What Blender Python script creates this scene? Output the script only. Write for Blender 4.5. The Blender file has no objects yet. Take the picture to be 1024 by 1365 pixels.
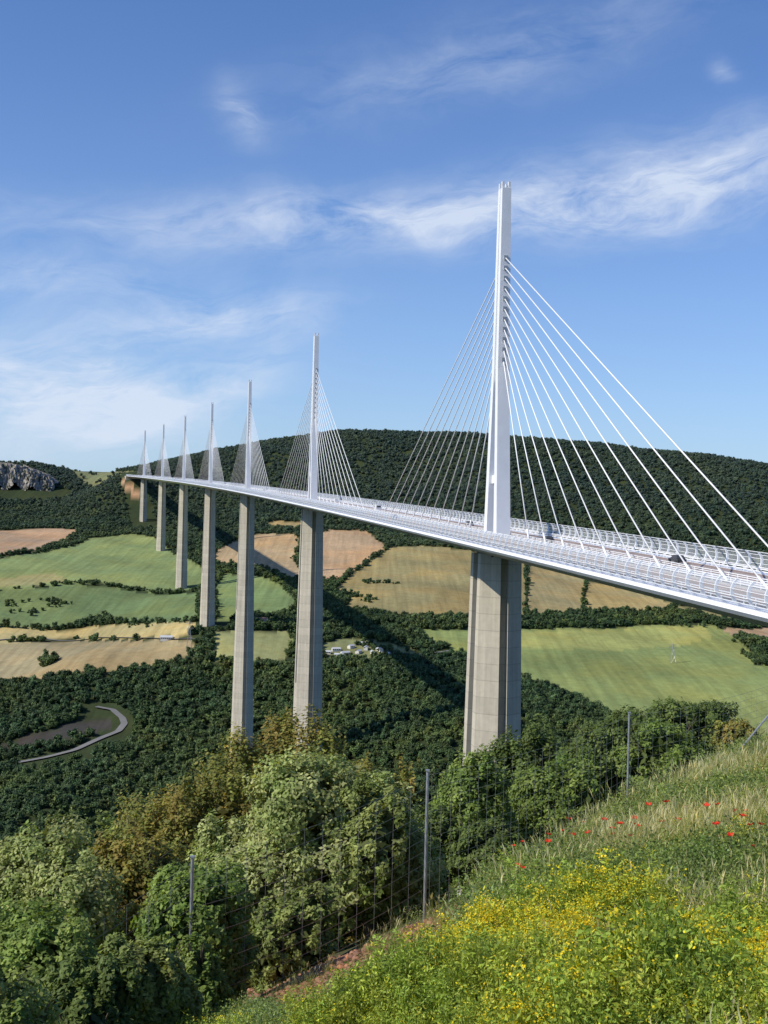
import bpy, math, numpy as np
from mathutils import Matrix, Vector
rng=np.random.default_rng(7)
F=1650.0; CX=512.0; CY=682.5; ROLL=math.radians(1.35)
SUN_EL=math.radians(41); SUN_BACK=math.radians(22)   # sun on the left, a little behind the viewer
sc=bpy.context.scene
COL=sc.collection

def lin(r,g,b):
    f=lambda c:(c/255/12.92 if c/255<=.04045 else ((c/255+.055)/1.055)**2.4)
    return (f(r),f(g),f(b))

# ------------------------------------------------------------------ survey helpers
def ray(px,py):
    dx=px-CX; dy=CY-py
    u=dx*math.cos(ROLL)-dy*math.sin(ROLL); v=dx*math.sin(ROLL)+dy*math.cos(ROLL)
    return u/F, v/F
def S(px,py,d):
    u,v=ray(px,py); return (u*d,d,v*d)

ctrl=[(0,.5,-1.6),(0,3,-2.05),(-3,3,-2.5),(3,3,-1.9),(0,8,-4.0),(3,8,-3.6),(-3,8,-4.9),(2.5,12,-4.45),(-1,12,-5.1),
(-4,12,-7.2),(.7,18,-6.0),(4,18,-5.2),(7,18,-4.8),(-2.6,14.5,-6.6),(7.6,24,-5.5),(5.1,25,-6.1),(12,24,-4.7),(9.3,32,-6.35),(14,32,-5.7),(2.2,25,-7.6),
(-5,20,-9.4),(-2,26,-9.8),(-8,30,-13),(0,45,-16),(5,40,-12.2),(13,45,-9.8),(10,60,-19),(-12,45,-20),(0,80,-32),(-25,80,-38),(30,100,-33),
(10,150,-55),(-60,150,-66),(80,150,-45),(27.6,304,-103),(-100,300,-122),(120,300,-95),(-35.8,635,-246),(-190,600,-250),(150,600,-226),
(-110,850,-238),(60,820,-222),(-106,970,-211),(200,800,-205),(-300,850,-235),
(-183,1305,-124),(-270,1648,-105),(-355,1968,-69),(-450,2305,-26),(-515,2505,58),(-480,2420,15),
S(0,1095,850),S(100,1080,870),S(0,1000,1040),S(130,942,1130),S(0,900,1260),S(560,1000,960),S(600,930,1100),S(700,955,1000),S(830,950,1030),
S(1024,980,1000),S(1024,880,1250),S(850,832,1450),S(700,832,1400),S(1024,850,1400),S(620,826,1380),S(470,868,1240),S(400,850,1300),
S(600,780,1600),S(700,762,1750),S(900,802,1600),S(1024,830,1550),S(520,727,1950),S(400,702,2120),S(300,730,1950),S(620,733,1920),
S(780,742,1950),S(1024,765,1900),S(100,893,1200),S(100,850,1400),S(0,835,1430),S(100,780,1650),S(0,740,1850),S(100,720,2050),S(30,704,2250),
S(700,700,2130),S(900,685,2200),S(1024,700,2150),S(400,668,2330),S(240,660,2500),S(100,680,2450),
S(0,658,2650),S(60,653,2700),S(130,652,2720),S(560,640,2450),S(800,640,2400),S(980,655,2330)]
RIDGE=[(460,577,2800),(540,577,2800),(630,581,2780),(700,585,2750),(780,592,2700),(850,600,2660),(930,608,2600),(1024,620,2550),(1350,645,2500),(395,584,2820),(330,594,2820),(270,606,2850),
(200,621,2900),(0,618,2900),(60,621,2930),(110,627,3000),(-250,612,2900)]
for a,b_,c in RIDGE:
    q=S(a,b_,c); ctrl.append(q)
    for e,dz in ((140,8),(420,45)): ctrl.append((q[0]*(c+e)/c,c+e,q[2]-dz))
for a in (-.5,-.25,-.1,.1,.3,.5):
    for d,z in ((3900,50),(6000,50),(14000,40)):
        ctrl.append((math.sin(a)*d,math.cos(a)*d,z))
for a in (-.75,.75):
    for d,z in ((20,-6),(80,-25),(300,-80),(800,-150),(1600,-120),(2600,60)):
        ctrl.append((math.sin(a)*d,math.cos(a)*d,z))
ctrl=np.array(ctrl)
def uv(x,y):
    r=np.maximum(np.hypot(x,y),.4); a=np.arctan2(x,y); return a*1.6,np.log(r)
CU,CV=uv(ctrl[:,0],ctrl[:,1]); CC=.045
A=np.sqrt((CU[:,None]-CU[None])**2+(CV[:,None]-CV[None])**2+CC**2)
CR=np.hypot(ctrl[:,0],ctrl[:,1])
W=np.linalg.solve(A+np.eye(len(CU))*1e-4,ctrl[:,2]/(CR+1))
def Hraw(u,v,r):
    out=np.zeros_like(u)
    for i in range(len(W)): out+=W[i]*np.sqrt((u-CU[i])**2+(v-CV[i])**2+CC**2)
    return out*(r+1)
def H(x,y):
    x=np.atleast_1d(np.asarray(x,float)); y=np.atleast_1d(np.asarray(y,float))
    a=np.arctan2(x,y); r=np.maximum(np.hypot(x,y),.4); lim=.85
    ac=np.clip(a,-lim,lim); z=Hraw(ac*1.6,np.log(r),r)
    m=np.abs(a)>lim
    if m.any():
        zz=Hraw(-ac[m]*1.6,np.log(r[m]),r[m]); t=(np.abs(a[m])-lim)/(math.pi-lim)*.5
        z[m]=z[m]*(1-t)+zz*t
    n=(np.sin(x*.021+1)*np.cos(y*.017)+.5*np.sin(x*.05+y*.043))*np.clip((r-600)/800,0,1)*2.0
    n+=(np.sin(x*2.3+y*.7)*np.sin(y*1.9-x)*.06+np.sin(x*5.1-y*3)*np.sin(y*4.7)*.025)*np.clip(1-r/60,0,1)
    return z+n
def hit(px,py,dmin=700,dmax=3300):
    u,v=ray(px,py); d=np.geomspace(dmin,dmax,1500)
    h=H(u*d,d)-v*d; k=np.where(h>0)[0]
    k=k[0] if len(k) else np.argmax(h)
    return (u*d[k],d[k])
def poly(pts,dmin=700,dmax=3300):
    return np.array([hit(a,b,dmin,dmax) for a,b in pts])
def inside(P,x,y):
    c=np.zeros(x.shape,bool); n=len(P)
    bb=(x>=P[:,0].min())&(x<=P[:,0].max())&(y>=P[:,1].min())&(y<=P[:,1].max())
    xi=x[bb]; yi=y[bb]; ci=np.zeros(xi.shape,bool)
    for i in range(n):
        x0,y0=P[i]; x1,y1=P[(i+1)%n]
        if y0==y1: continue
        ci^=((y0>yi)!=(y1>yi))&(xi<(x1-x0)*(yi-y0)/(y1-y0)+x0)
    c[bb]=ci; return c

# ------------------------------------------------------------------ fields (base colours)
FIELDS=[
 ([(-60,708),(0,707),(60,704),(108,706),(85,722),(55,733),(0,742),(-60,748)],lin(162,140,116)),
 ([(-60,750),(0,745),(60,736),(100,728),(125,716),(175,711),(205,716),(232,738),(262,752),(285,765),(282,778),(250,785),(200,790),(150,780),(90,778),(40,783),(-60,790)],lin(120,136,90)),
 ([(-60,792),(40,784),(90,780),(150,783),(200,792),(262,790),(264,826),(230,829),(150,830),(140,822),(110,832),(40,836),(-60,838)],lin(102,120,80)),
 ([(-60,776),(0,770),(70,764),(90,772),(40,781),(-60,786)],lin(140,140,100)),
 ([(-60,842),(40,838),(120,835),(160,832),(260,830),(262,842),(240,849),(180,852),(100,851),(0,856),(-60,858)],lin(170,158,112)),
 ([(-60,860),(0,858),(100,853),(180,855),(255,853),(262,870),(230,884),(140,898),(60,906),(0,912),(-60,912)],lin(144,134,104)),
 ([(285,842),(330,840),(395,842),(390,864),(376,882),(340,888),(285,878)],lin(138,142,98)),
 ([(288,780),(300,765),(345,768),(372,778),(395,800),(392,815),(350,822),(290,830)],lin(114,132,86)),
 ([(288,735),(312,722),(345,712),(392,712),(400,722),(390,745),(410,772),(385,770),(345,755),(288,752)],lin(166,146,114)),
 ([(400,716),(440,706),(490,708),(518,728),(490,748),(452,772),(434,776),(412,768),(404,745)],lin(168,144,114)),
 ([(445,788),(470,765),(522,729),(560,727),(620,733),(700,748),(700,822),(620,824),(530,823),(455,815),(470,796)],lin(140,131,92)),
 ([(704,750),(745,755),(781,772),(774,816),(704,822)],lin(147,136,98)),
 ([(784,775),(840,785),(900,806),(880,813),(778,816)],lin(156,144,102)),
 ([(906,808),(960,812),(1024,820),(1100,822),(1100,832),(1024,830),(930,822),(890,816)],lin(138,134,94)),
 ([(955,840),(1024,836),(1100,838),(1100,862),(1024,856),(985,850)],lin(162,142,116)),
 ([(560,840),(620,840),(700,838),(860,833),(950,833),(975,846),(1000,868),(1024,884),(1100,900),(1100,1010),(1024,990),(960,984),(880,974),(830,962),(790,942),(740,922),(690,902),(620,876),(570,852)],lin(124,136,84)),
 ([(640,846),(700,841),(860,836),(940,836),(950,850),(900,862),(800,868),(700,866)],lin(146,150,90)),
 ([(395,705),(350,700),(370,694),(420,698),(438,703)],lin(150,136,98)),
 ([(425,858),(470,850),(520,858),(560,868),(520,884),(440,884)],lin(128,134,94)),
]
FP=[(poly(p),c) for p,c in FIELDS]
ROCK=[(poly(p,2000),c) for p,c in [
 ([(160,640),(172,644),(186,655),(187,667),(176,660),(164,648)],lin(170,138,108)),
 ([(80,617),(150,621),(185,628),(155,638),(100,632)],lin(116,122,88))]]
ROADPX=[(128,943),(150,947),(163,958),(166,966),(158,976),(135,985),(100,1001),(60,1011),(0,1022),(-60,1030)]
ROADW=np.array([hit(a,b) for a,b in ROADPX])
BANK=poly([(60,975),(120,958),(148,958),(150,970),(110,984),(50,996),(0,1006),(0,992)])
SOIL=poly([(280,1365),(325,1300),(400,1248),(470,1216),(560,1190),(600,1172),(660,1170),(650,1225),(590,1262),(510,1300),(440,1338),(390,1370)],6,40)
print('soil',SOIL.round(1).tolist())

# ------------------------------------------------------------------ materials
def newmat(name):
    m=bpy.data.materials.new(name); m.use_nodes=True; nt=m.node_tree
    return m,nt,nt.nodes['Principled BSDF']
def N(nt,t,**k):
    n=nt.nodes.new(t)
    for a,b in k.items():
        if a.startswith('_'): setattr(n,a[1:],b)
        else: n.inputs[a.replace('__',' ')].default_value=b
    return n
def math_(nt,op,a,b=None,c=None,clamp=False):
    n=nt.nodes.new('ShaderNodeMath'); n.operation=op; n.use_clamp=clamp
    for i,v in enumerate((a,b,c)):
        if v is None: continue
        if isinstance(v,(int,float)): n.inputs[i].default_value=v
        else: nt.links.new(v,n.inputs[i])
    return n.outputs[0]
def mixc(nt,f,a,b,mode='MIX'):
    n=nt.nodes.new('ShaderNodeMix'); n.data_type='RGBA'; n.blend_type=mode
    for s,v in ((n.inputs[0],f),(n.inputs[6],a),(n.inputs[7],b)):
        if isinstance(v,(int,float)): s.default_value=v
        elif isinstance(v,tuple): s.default_value=(*v,1) if len(v)==3 else v
        else: nt.links.new(v,s)
    return n.outputs[2]
def noise(nt,scale,detail=4,vec=None,rough=.55,dist=0):
    n=nt.nodes.new('ShaderNodeTexNoise'); n.inputs['Scale'].default_value=scale; n.inputs['Detail'].default_value=detail
    n.inputs['Roughness'].default_value=rough; n.inputs['Distortion'].default_value=dist
    if vec is not None: nt.links.new(vec,n.inputs['Vector'])
    return n.outputs['Fac']
def pos(nt): return nt.nodes.new('ShaderNodeNewGeometry').outputs['Position']
def remap(nt,v,a,b,c,d):
    n=nt.nodes.new('ShaderNodeMapRange'); nt.links.new(v,n.inputs[0])
    for i,x in enumerate((a,b,c,d)): n.inputs[i+1].default_value=x
    return n.outputs[0]
def scaled(nt,c,f):
    v=nt.nodes.new('ShaderNodeVectorMath'); v.operation='SCALE'; nt.links.new(c,v.inputs[0]); nt.links.new(f,v.inputs['Scale']); return v.outputs[0]
def simple(name,col,rough=.6,metal=0,var=.15,scale=1.5):
    m,nt,b=newmat(name); p=pos(nt); n=noise(nt,scale,3,p)
    rgb=N(nt,'ShaderNodeRGB'); rgb.outputs[0].default_value=(*col,1)
    nt.links.new(scaled(nt,rgb.outputs[0],remap(nt,n,.3,.7,1-var,1+var)),b.inputs['Base Color']); b.inputs['Roughness'].default_value=rough; b.inputs['Metallic'].default_value=metal
    return m

# ground
M_ground,nt,b=newmat('ground_mat')
at=N(nt,'ShaderNodeAttribute',_attribute_name='col'); p=pos(nt)
f=remap(nt,noise(nt,.008,6,p,.6),.3,.7,.78,1.22)
f2=remap(nt,noise(nt,.12,6,p,.65),.3,.7,.86,1.14)
f3=remap(nt,noise(nt,6,5,p,.65),.3,.7,.75,1.25)
mp=N(nt,'ShaderNodeMapping'); mp.inputs['Rotation'].default_value=(0,0,.5); mp.inputs['Scale'].default_value=(.16,.006,.01); nt.links.new(p,mp.inputs[0])
f4=remap(nt,noise(nt,1,3,mp.outputs[0]),.3,.7,.84,1.16)
ff=math_(nt,'MULTIPLY',math_(nt,'MULTIPLY',f,f2),math_(nt,'MULTIPLY',f3,f4))
tint=mixc(nt,remap(nt,noise(nt,.012,5,p),.42,.62,0,.9),at.outputs['Color'],mixc(nt,1.0,at.outputs['Color'],(1.2,1.04,.88),'MULTIPLY'))
nt.links.new(scaled(nt,tint,ff),b.inputs['Base Color']); b.inputs['Roughness'].default_value=1; b.inputs['Specular IOR Level'].default_value=.1
bp=N(nt,'ShaderNodeBump'); bp.inputs['Strength'].default_value=.6; bp.inputs['Distance'].default_value=.08; nt.links.new(noise(nt,9,6,p,.7),bp.inputs['Height']); nt.links.new(bp.outputs[0],b.inputs['Normal'])

def leafmat(name,base=None,trans=.35,inst=False,hs=.25,big_=False):
    m,nt,b=newmat(name)
    if base is None:
        c=N(nt,'ShaderNodeAttribute',_attribute_name='col').outputs['Color']
    else:
        rgb=N(nt,'ShaderNodeRGB'); rgb.outputs[0].default_value=(*base,1); c=rgb.outputs[0]
    if inst:
        oi=nt.nodes.new('ShaderNodeObjectInfo'); r=oi.outputs['Random']
        c=scaled(nt,c,remap(nt,r,0,1,1-hs,1+hs*1.2))
        wn=nt.nodes.new('ShaderNodeTexWhiteNoise'); wn.noise_dimensions='1D'; nt.links.new(r,wn.inputs['W'])
        c=mixc(nt,remap(nt,wn.outputs[0],.5,1,0,.6),c,mixc(nt,1.0,c,(1.45,1.12,.75),'MULTIPLY'))
    if big_:
        p=pos(nt); c=mixc(nt,remap(nt,noise(nt,.006,3,p),.42,.58,0,1),c,mixc(nt,1.0,c,(.64,.78,.9),'MULTIPLY'))
        c=mixc(nt,remap(nt,noise(nt,.017,2,p),.5,.66,0,.8),c,mixc(nt,1.0,c,(1.45,1.25,.95),'MULTIPLY'))
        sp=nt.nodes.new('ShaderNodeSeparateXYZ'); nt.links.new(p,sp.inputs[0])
        c=mixc(nt,remap(nt,sp.outputs[2],-90,40,0,.42),c,(.085,.12,.13))   # aerial haze mixed into the leaf colour, stronger on the higher, farther forest
    nt.links.new(c,b.inputs['Base Color']); b.inputs['Roughness'].default_value=.6; b.inputs['Specular IOR Level'].default_value=.25
    if trans>0:
        tr=nt.nodes.new('ShaderNodeBsdfTranslucent'); nt.links.new(mixc(nt,1.0,c,(1.4,1.3,.6),'MULTIPLY'),tr.inputs[0])
        mx=nt.nodes.new('ShaderNodeMixShader'); mx.inputs[0].default_value=trans
        nt.links.new(b.outputs[0],mx.inputs[1]); nt.links.new(tr.outputs[0],mx.inputs[2]); nt.links.new(mx.outputs[0],nt.nodes['Material Output'].inputs[0])
    return m
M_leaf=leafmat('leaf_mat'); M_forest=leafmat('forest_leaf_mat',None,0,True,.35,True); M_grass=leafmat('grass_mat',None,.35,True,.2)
M_bark=simple('bark_mat',(.10,.08,.06),.9,0,.3,6)
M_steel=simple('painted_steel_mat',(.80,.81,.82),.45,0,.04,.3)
M_cable=simple('stay_cable_mat',(.85,.85,.84),.4,0,.03,.3)
M_asph=simple('road_surface_mat',(.30,.225,.19),.85,0,.12,.4)
M_white=simple('marking_mat',(.8,.8,.78),.6,0,.05,1)
M_kerb=simple('median_mat',(.34,.32,.30),.85,0,.15,.6)
M_dark=simple('dark_metal_mat',(.05,.05,.055),.5,0,.1,1)
M_galv=simple('galvanised_mat',(.42,.43,.44),.45,.6,.15,3)
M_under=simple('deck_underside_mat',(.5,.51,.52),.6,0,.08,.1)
M_valroad=simple('valley_road_mat',(.17,.168,.165),.9,0,.1,.1)
# concrete
M_conc,nt,b=newmat('concrete_mat'); p=pos(nt)
sx=N(nt,'ShaderNodeSeparateXYZ'); nt.links.new(p,sx.inputs[0])
fr=math_(nt,'FRACT',math_(nt,'DIVIDE',sx.outputs[2],4.0)); line=math_(nt,'LESS_THAN',fr,.05)
fl=math_(nt,'FLOOR',math_(nt,'DIVIDE',sx.outputs[2],4.0)); wn=nt.nodes.new('ShaderNodeTexWhiteNoise'); wn.noise_dimensions='1D'; nt.links.new(fl,wn.inputs['W'])
lift=remap(nt,wn.outputs[0],0,1,.93,1.07)
mp=N(nt,'ShaderNodeMapping'); mp.inputs['Scale'].default_value=(.9,.9,.035); nt.links.new(p,mp.inputs[0])
st=remap(nt,noise(nt,1,6,mp.outputs[0],.6),.3,.7,.82,1.12)
fn=remap(nt,noise(nt,.6,8,p,.7),.3,.7,.90,1.10)
k=math_(nt,'MULTIPLY',math_(nt,'MULTIPLY',st,fn),math_(nt,'MULTIPLY',lift,math_(nt,'SUBTRACT',1.0,math_(nt,'MULTIPLY',line,.22))))
rgb=N(nt,'ShaderNodeRGB'); rgb.outputs[0].default_value=(.50,.455,.36,1)
nt.links.new(scaled(nt,rgb.outputs[0],k),b.inputs['Base Color']); b.inputs['Roughness'].default_value=.9
# rock
M_rock,nt,b=newmat('limestone_mat'); p=pos(nt); mp=N(nt,'ShaderNodeMapping'); mp.inputs['Scale'].default_value=(.09,.09,.04); nt.links.new(p,mp.inputs[0])
nf=noise(nt,1,8,mp.outputs[0],.65); n2_=noise(nt,.35,6,p,.7)
rk=mixc(nt,remap(nt,n2_,.35,.65,0,1),(.38,.355,.32),(.22,.20,.175))
nt.links.new(mixc(nt,remap(nt,nf,.51,.60,0,1),rk,(.06,.075,.04)),b.inputs['Base Color']); b.inputs['Roughness'].default_value=.95
# wind screen
M_scr,nt,b=newmat('wind_screen_mat'); b.inputs['Base Color'].default_value=(.70,.74,.78,1); b.inputs['Roughness'].default_value=.25
tp=nt.nodes.new('ShaderNodeBsdfTransparent'); tp.inputs[0].default_value=(.95,.96,.97,1)
mx=nt.nodes.new('ShaderNodeMixShader'); mx.inputs[0].default_value=.26
nt.links.new(tp.outputs[0],mx.inputs[1]); nt.links.new(b.outputs[0],mx.inputs[2]); nt.links.new(mx.outputs[0],nt.nodes['Material Output'].inputs[0])

# ------------------------------------------------------------------ mesh helpers
def npmesh(name,V,Q,col=None,mats=(),midx=None,smooth=False,link=True,parent=None):
    me=bpy.data.meshes.new(name); V=np.asarray(V,np.float32); Q=np.asarray(Q,np.int32); k=Q.shape[1]
    me.vertices.add(len(V)); me.vertices.foreach_set('co',V.ravel())
    me.loops.add(Q.size); me.loops.foreach_set('vertex_index',Q.ravel())
    me.polygons.add(len(Q)); me.polygons.foreach_set('loop_start',np.arange(len(Q),dtype=np.int32)*k)
    try: me.polygons.foreach_set('loop_total',np.full(len(Q),k,np.int32))
    except Exception: pass
    for m in mats: me.materials.append(m)
    if midx is not None: me.polygons.foreach_set('material_index',np.asarray(midx,np.int32))
    if smooth: me.polygons.foreach_set('use_smooth',np.ones(len(Q),bool))
    me.update(calc_edges=True)
    if col is not None:
        a=me.color_attributes.new('col','FLOAT_COLOR','POINT'); c=np.ones((len(V),4),np.float32); c[:,:3]=col; a.data.foreach_set('color',c.ravel())
    ob=bpy.data.objects.new(name,me)
    if link: COL.objects.link(ob)
    if parent: ob.parent=parent
    return ob
class B:
    def __init__(s): s.v=[]; s.f=[]; s.m=[]
    def face(s,pts,m=0):
        n=len(s.v); s.v+= [tuple(p) for p in pts]; s.f.append(tuple(range(n,n+len(pts)))); s.m.append(m)
    def loft(s,rings,m=0,cap=True,closed=True):
        n=len(s.v); k=len(rings[0])
        for r in rings: s.v+=[tuple(p) for p in r]
        for i in range(len(rings)-1):
            for j in range(k if closed else k-1):
                a=n+i*k+j; b_=n+i*k+(j+1)%k; s.f.append((a,b_,b_+k,a+k)); s.m.append(m if not isinstance(m,(list,tuple)) else m[j])
        if cap and closed:
            mm=m if not isinstance(m,(list,tuple)) else m[0]
            s.f.append(tuple(n+j for j in range(k))[::-1]); s.m.append(mm)
            s.f.append(tuple(n+(len(rings)-1)*k+j for j in range(k))); s.m.append(mm)
    def tube(s,a,b_,r0,r1=None,k=6,m=0):
        r1=r0 if r1 is None else r1; a=np.array(a,float); b_=np.array(b_,float); d=b_-a; d/=np.linalg.norm(d)
        u=np.cross(d,(0,0,1) if abs(d[2])<.9 else (1,0,0)); u/=np.linalg.norm(u); w=np.cross(d,u)
        an=[2*math.pi*i/k for i in range(k)]
        s.loft([[a+(u*math.cos(t)+w*math.sin(t))*r0 for t in an],[b_+(u*math.cos(t)+w*math.sin(t))*r1 for t in an]],m)
    def box(s,c,h,m=0,ax=None):
        c=np.array(c,float); ax=np.eye(3) if ax is None else ax
        P=lambda i,j,k_:c+ax[0]*h[0]*i+ax[1]*h[1]*j+ax[2]*h[2]*k_
        s.loft([[P(-1,-1,z),P(1,-1,z),P(1,1,z),P(-1,1,z)] for z in (-1,1)],m)
    def obj(s,name,mats,parent=None,smooth=False):
        me=bpy.data.meshes.new(name); me.from_pydata([tuple(map(float,v)) for v in s.v],[],s.f)
        for m in mats: me.materials.append(m)
        me.polygons.foreach_set('material_index',np.array(s.m,np.int32))
        if smooth: me.polygons.foreach_set('use_smooth',np.ones(len(s.f),bool))
        me.update(); ob=bpy.data.objects.new(name,me); COL.objects.link(ob)
        if parent: ob.parent=parent
        return ob
def empty(name):
    e=bpy.data.objects.new(name,None); COL.objects.link(e); return e

# ------------------------------------------------------------------ terrain
az=np.concatenate([np.radians(np.linspace(-180,-20.2,110)),np.radians(np.linspace(-20,20,1000)),np.radians(np.linspace(20.2,180,110))])
rr=np.concatenate([[.4],np.geomspace(.8,14000,860)])
AZ,RR=np.meshgrid(az,rr); X=RR*np.sin(AZ); Y=RR*np.cos(AZ)
Z=H(X.ravel(),Y.ravel()).reshape(X.shape)
nr,nc=X.shape; xs=X.ravel(); ys=Y.ravel()
col=np.empty((xs.size,3),np.float32); col[:]=(.035,.05,.022)
near=np.hypot(xs,ys)<60
col[near]=(.085,.085,.04)
for P,c in FP: col[inside(P,xs,ys)]=c
for P,c in ROCK: col[inside(P,xs,ys)]=c
col[inside(BANK,xs,ys)]=(.05,.048,.045)
col[inside(SOIL,xs,ys)]=(.33,.17,.105)
idx=np.arange(nr*nc).reshape(nr,nc)
Q=np.stack([idx[:-1,:-1],idx[:-1,1:],idx[1:,1:],idx[1:,:-1]],-1).reshape(-1,4)
npmesh('ground_terrain',np.stack([xs,ys,Z.ravel()],-1),Q,col,[M_ground],smooth=True)
# limestone cliff on the rim of the plateau
tl=[(-90,614,2700),(0,617,2700),(22,620,2705),(40,625,2710),(58,632,2715),(74,642,2720)]
n=110; t=np.linspace(0,len(tl)-1,n); g=np.random.default_rng(3)
px_=np.interp(t,range(len(tl)),[q[0] for q in tl]); py_=np.interp(t,range(len(tl)),[q[1] for q in tl]); dd_=np.interp(t,range(len(tl)),[q[2] for q in tl])
nb=np.cumsum(g.normal(size=n)); nb-=np.linspace(nb[0],nb[-1],n); V=[]
for i in range(n):
    q=np.array(S(px_[i],py_[i],dd_[i])); hgt=56+8*math.sin(i*.23)-22*(i/n)
    V.append(q+np.array([0,70,-2+g.normal()]))
    for j in range(11):
        f_=j/10; V.append(q+np.array([g.normal()*1.2,nb[i]*1.5+g.normal()*2.4-f_*22*(1 if j else 0),-f_*hgt+g.normal()*1.4+(g.normal()*1.6 if j==0 else 0)]))
Qd=[(i*12+j,i*12+j+1,(i+1)*12+j+1,(i+1)*12+j) for i in range(n-1) for j in range(11)]
npmesh('limestone_cliff',V,Qd,None,[M_rock])

def ribbon(name,pts,w,mat,dz=.5):
    pts=np.array(pts); t=np.linspace(0,len(pts)-1,120); x=np.interp(t,range(len(pts)),pts[:,0]); y=np.interp(t,range(len(pts)),pts[:,1])
    k=np.array([1,2,3,2,1])/9; xp=np.pad(x,2,'edge'); yp=np.pad(y,2,'edge'); x=np.convolve(xp,k,'valid'); y=np.convolve(yp,k,'valid')
    dx=np.gradient(x); dy=np.gradient(y); l=np.hypot(dx,dy); nx=-dy/l; ny=dx/l
    L=np.stack([x+nx*w,y+ny*w],-1); R=np.stack([x-nx*w,y-ny*w],-1); z=H(x,y)+dz
    V=np.concatenate([np.c_[L,z],np.c_[R,z]]); n=len(x)
    Q=[(i,n+i,n+i+1,i+1) for i in range(n-1)]
    return npmesh(name,V,Q,None,[mat])
ribbon('valley_road',ROADW,3.0,M_valroad,1.0)
TRACK=np.array([hit(a,b) for a,b in [(378,884),(400,880),(440,884),(500,880),(545,874),(600,868)]])
ribbon('valley_road',TRACK,3,M_valroad,.6)
TRACK2=np.array([hit(a,b) for a,b in [(-30,857),(60,852),(130,850),(180,851),(225,853),(262,852)]])
ribbon('farm_track',TRACK2,2.5,M_valroad,.6)

# ------------------------------------------------------------------ BRIDGE
bridge=empty('cable_stayed_viaduct')
R_=20000.; TH0=math.radians(10.45); X0,Y0,Z0=27.8,304.,-5.3; SL=.0292
def fr_(s):
    th=TH0+s/R_
    return np.array([X0+R_*(math.cos(th)-math.cos(TH0)),Y0+R_*(math.sin(th)-math.sin(TH0)),Z0+SL*s]),np.array([-math.sin(th),math.cos(th),SL]),np.array([math.cos(th),math.sin(th),0])
def pt(s,lat,h):
    o,t,r=fr_(s); return o+r*lat+np.array([0,0,h])
S0,S1=-204.,2256.
st_=np.arange(S0,S1+.1,6.)
d=B()
sec=[(-14.2,0),(-15.9,.12),(-16.1,-.35),(-15.6,-.9),(-13.6,-1.25),(-3.6,-4.2),(3.6,-4.2),(13.6,-1.25),(15.6,-.9),(16.1,-.35),(15.9,.12),(14.2,0)]
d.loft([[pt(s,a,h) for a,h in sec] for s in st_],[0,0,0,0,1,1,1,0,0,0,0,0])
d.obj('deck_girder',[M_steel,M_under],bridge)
def strip(bd,l0,l1,h,m,s0=S0,s1=S1,step=12.):
    ss=np.append(np.arange(s0,s1,step),s1); bd.loft([[pt(s,l0,h),pt(s,l1,h)] for s in ss],m,cap=False,closed=False)
def bar(bd,l0,l1,h0,h1,m,s0=S0,s1=S1,step=24.):
    ss=np.append(np.arange(s0,s1,step),s1); bd.loft([[pt(s,l0,h0),pt(s,l1,h0),pt(s,l1,h1),pt(s,l0,h1)] for s in ss],m)
d=B()
for sg in (-1,1):
    strip(d,sg*2.35 if sg>0 else -12.9,12.9 if sg>0 else -2.35,.02,0)
    for l in (2.9,9.9):
        strip(d,sg*l-.1,sg*l+.1,.035,1)
    for s in np.arange(S0,S1-6,13.): strip(d,sg*6.4-.09,sg*6.4+.09,.035,1,s,s+3,3)
bar(d,-2.2,2.2,.004,.16,2)
d.obj('carriageways',[M_asph,M_white,M_kerb],bridge)
d=B()
for l in (-13.3,-2.0,2.0,13.3):
    for h in (.45,.75,1.05): bar(d,l-.05,l+.05,h-.05 if h<1 else h-.06,h+.06,0)
    for s in np.arange(S0+1,1400,3.0): d.box(pt(s,l,.5),(.06,.06,.5),0)
d.obj('guard_rails',[M_steel],bridge)
d=B()
prof=[(14.7,0.05),(15.6,.55),(16.0,1.3),(16.0,2.1),(15.75,2.75),(15.3,3.25)]
for sg in (-1,1):
    for s in np.arange(S0+2,S1,4.2):
        if s>1500 and int(s/4.2)%2: continue
        o,t,r=fr_(s); th=t/np.linalg.norm(t)*.11
        rings=[]
        for a,h in prof:
            c0=pt(s,sg*a,h); c1=pt(s,sg*(a-.4),h+.02); rings.append([c0-th,c0+th,c1+th,c1-th])
        d.loft(rings,0)
    for (a0,h0),(a1,h1) in zip(prof[:-1],prof[1:]):
        bar(d,sg*a1-.04,sg*a1+.04,h1-.04,h1+.04,0)
d.obj('wind_screen_frames',[M_steel],bridge)
d=B()
for sg in (-1,1):
    for (a0,h0),(a1,h1) in zip(prof[1:-1],prof[2:]):
        ss=np.arange(S0,S1+.1,24.); e=.12
        d.loft([[pt(s,sg*(a0*(1-e)+a1*e+.03),h0*(1-e)+h1*e),pt(s,sg*(a0*e+a1*(1-e)+.03),h0*e+h1*(1-e))] for s in ss],0,cap=False,closed=False)
d.obj('wind_screen_panels',[M_scr],bridge)

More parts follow.
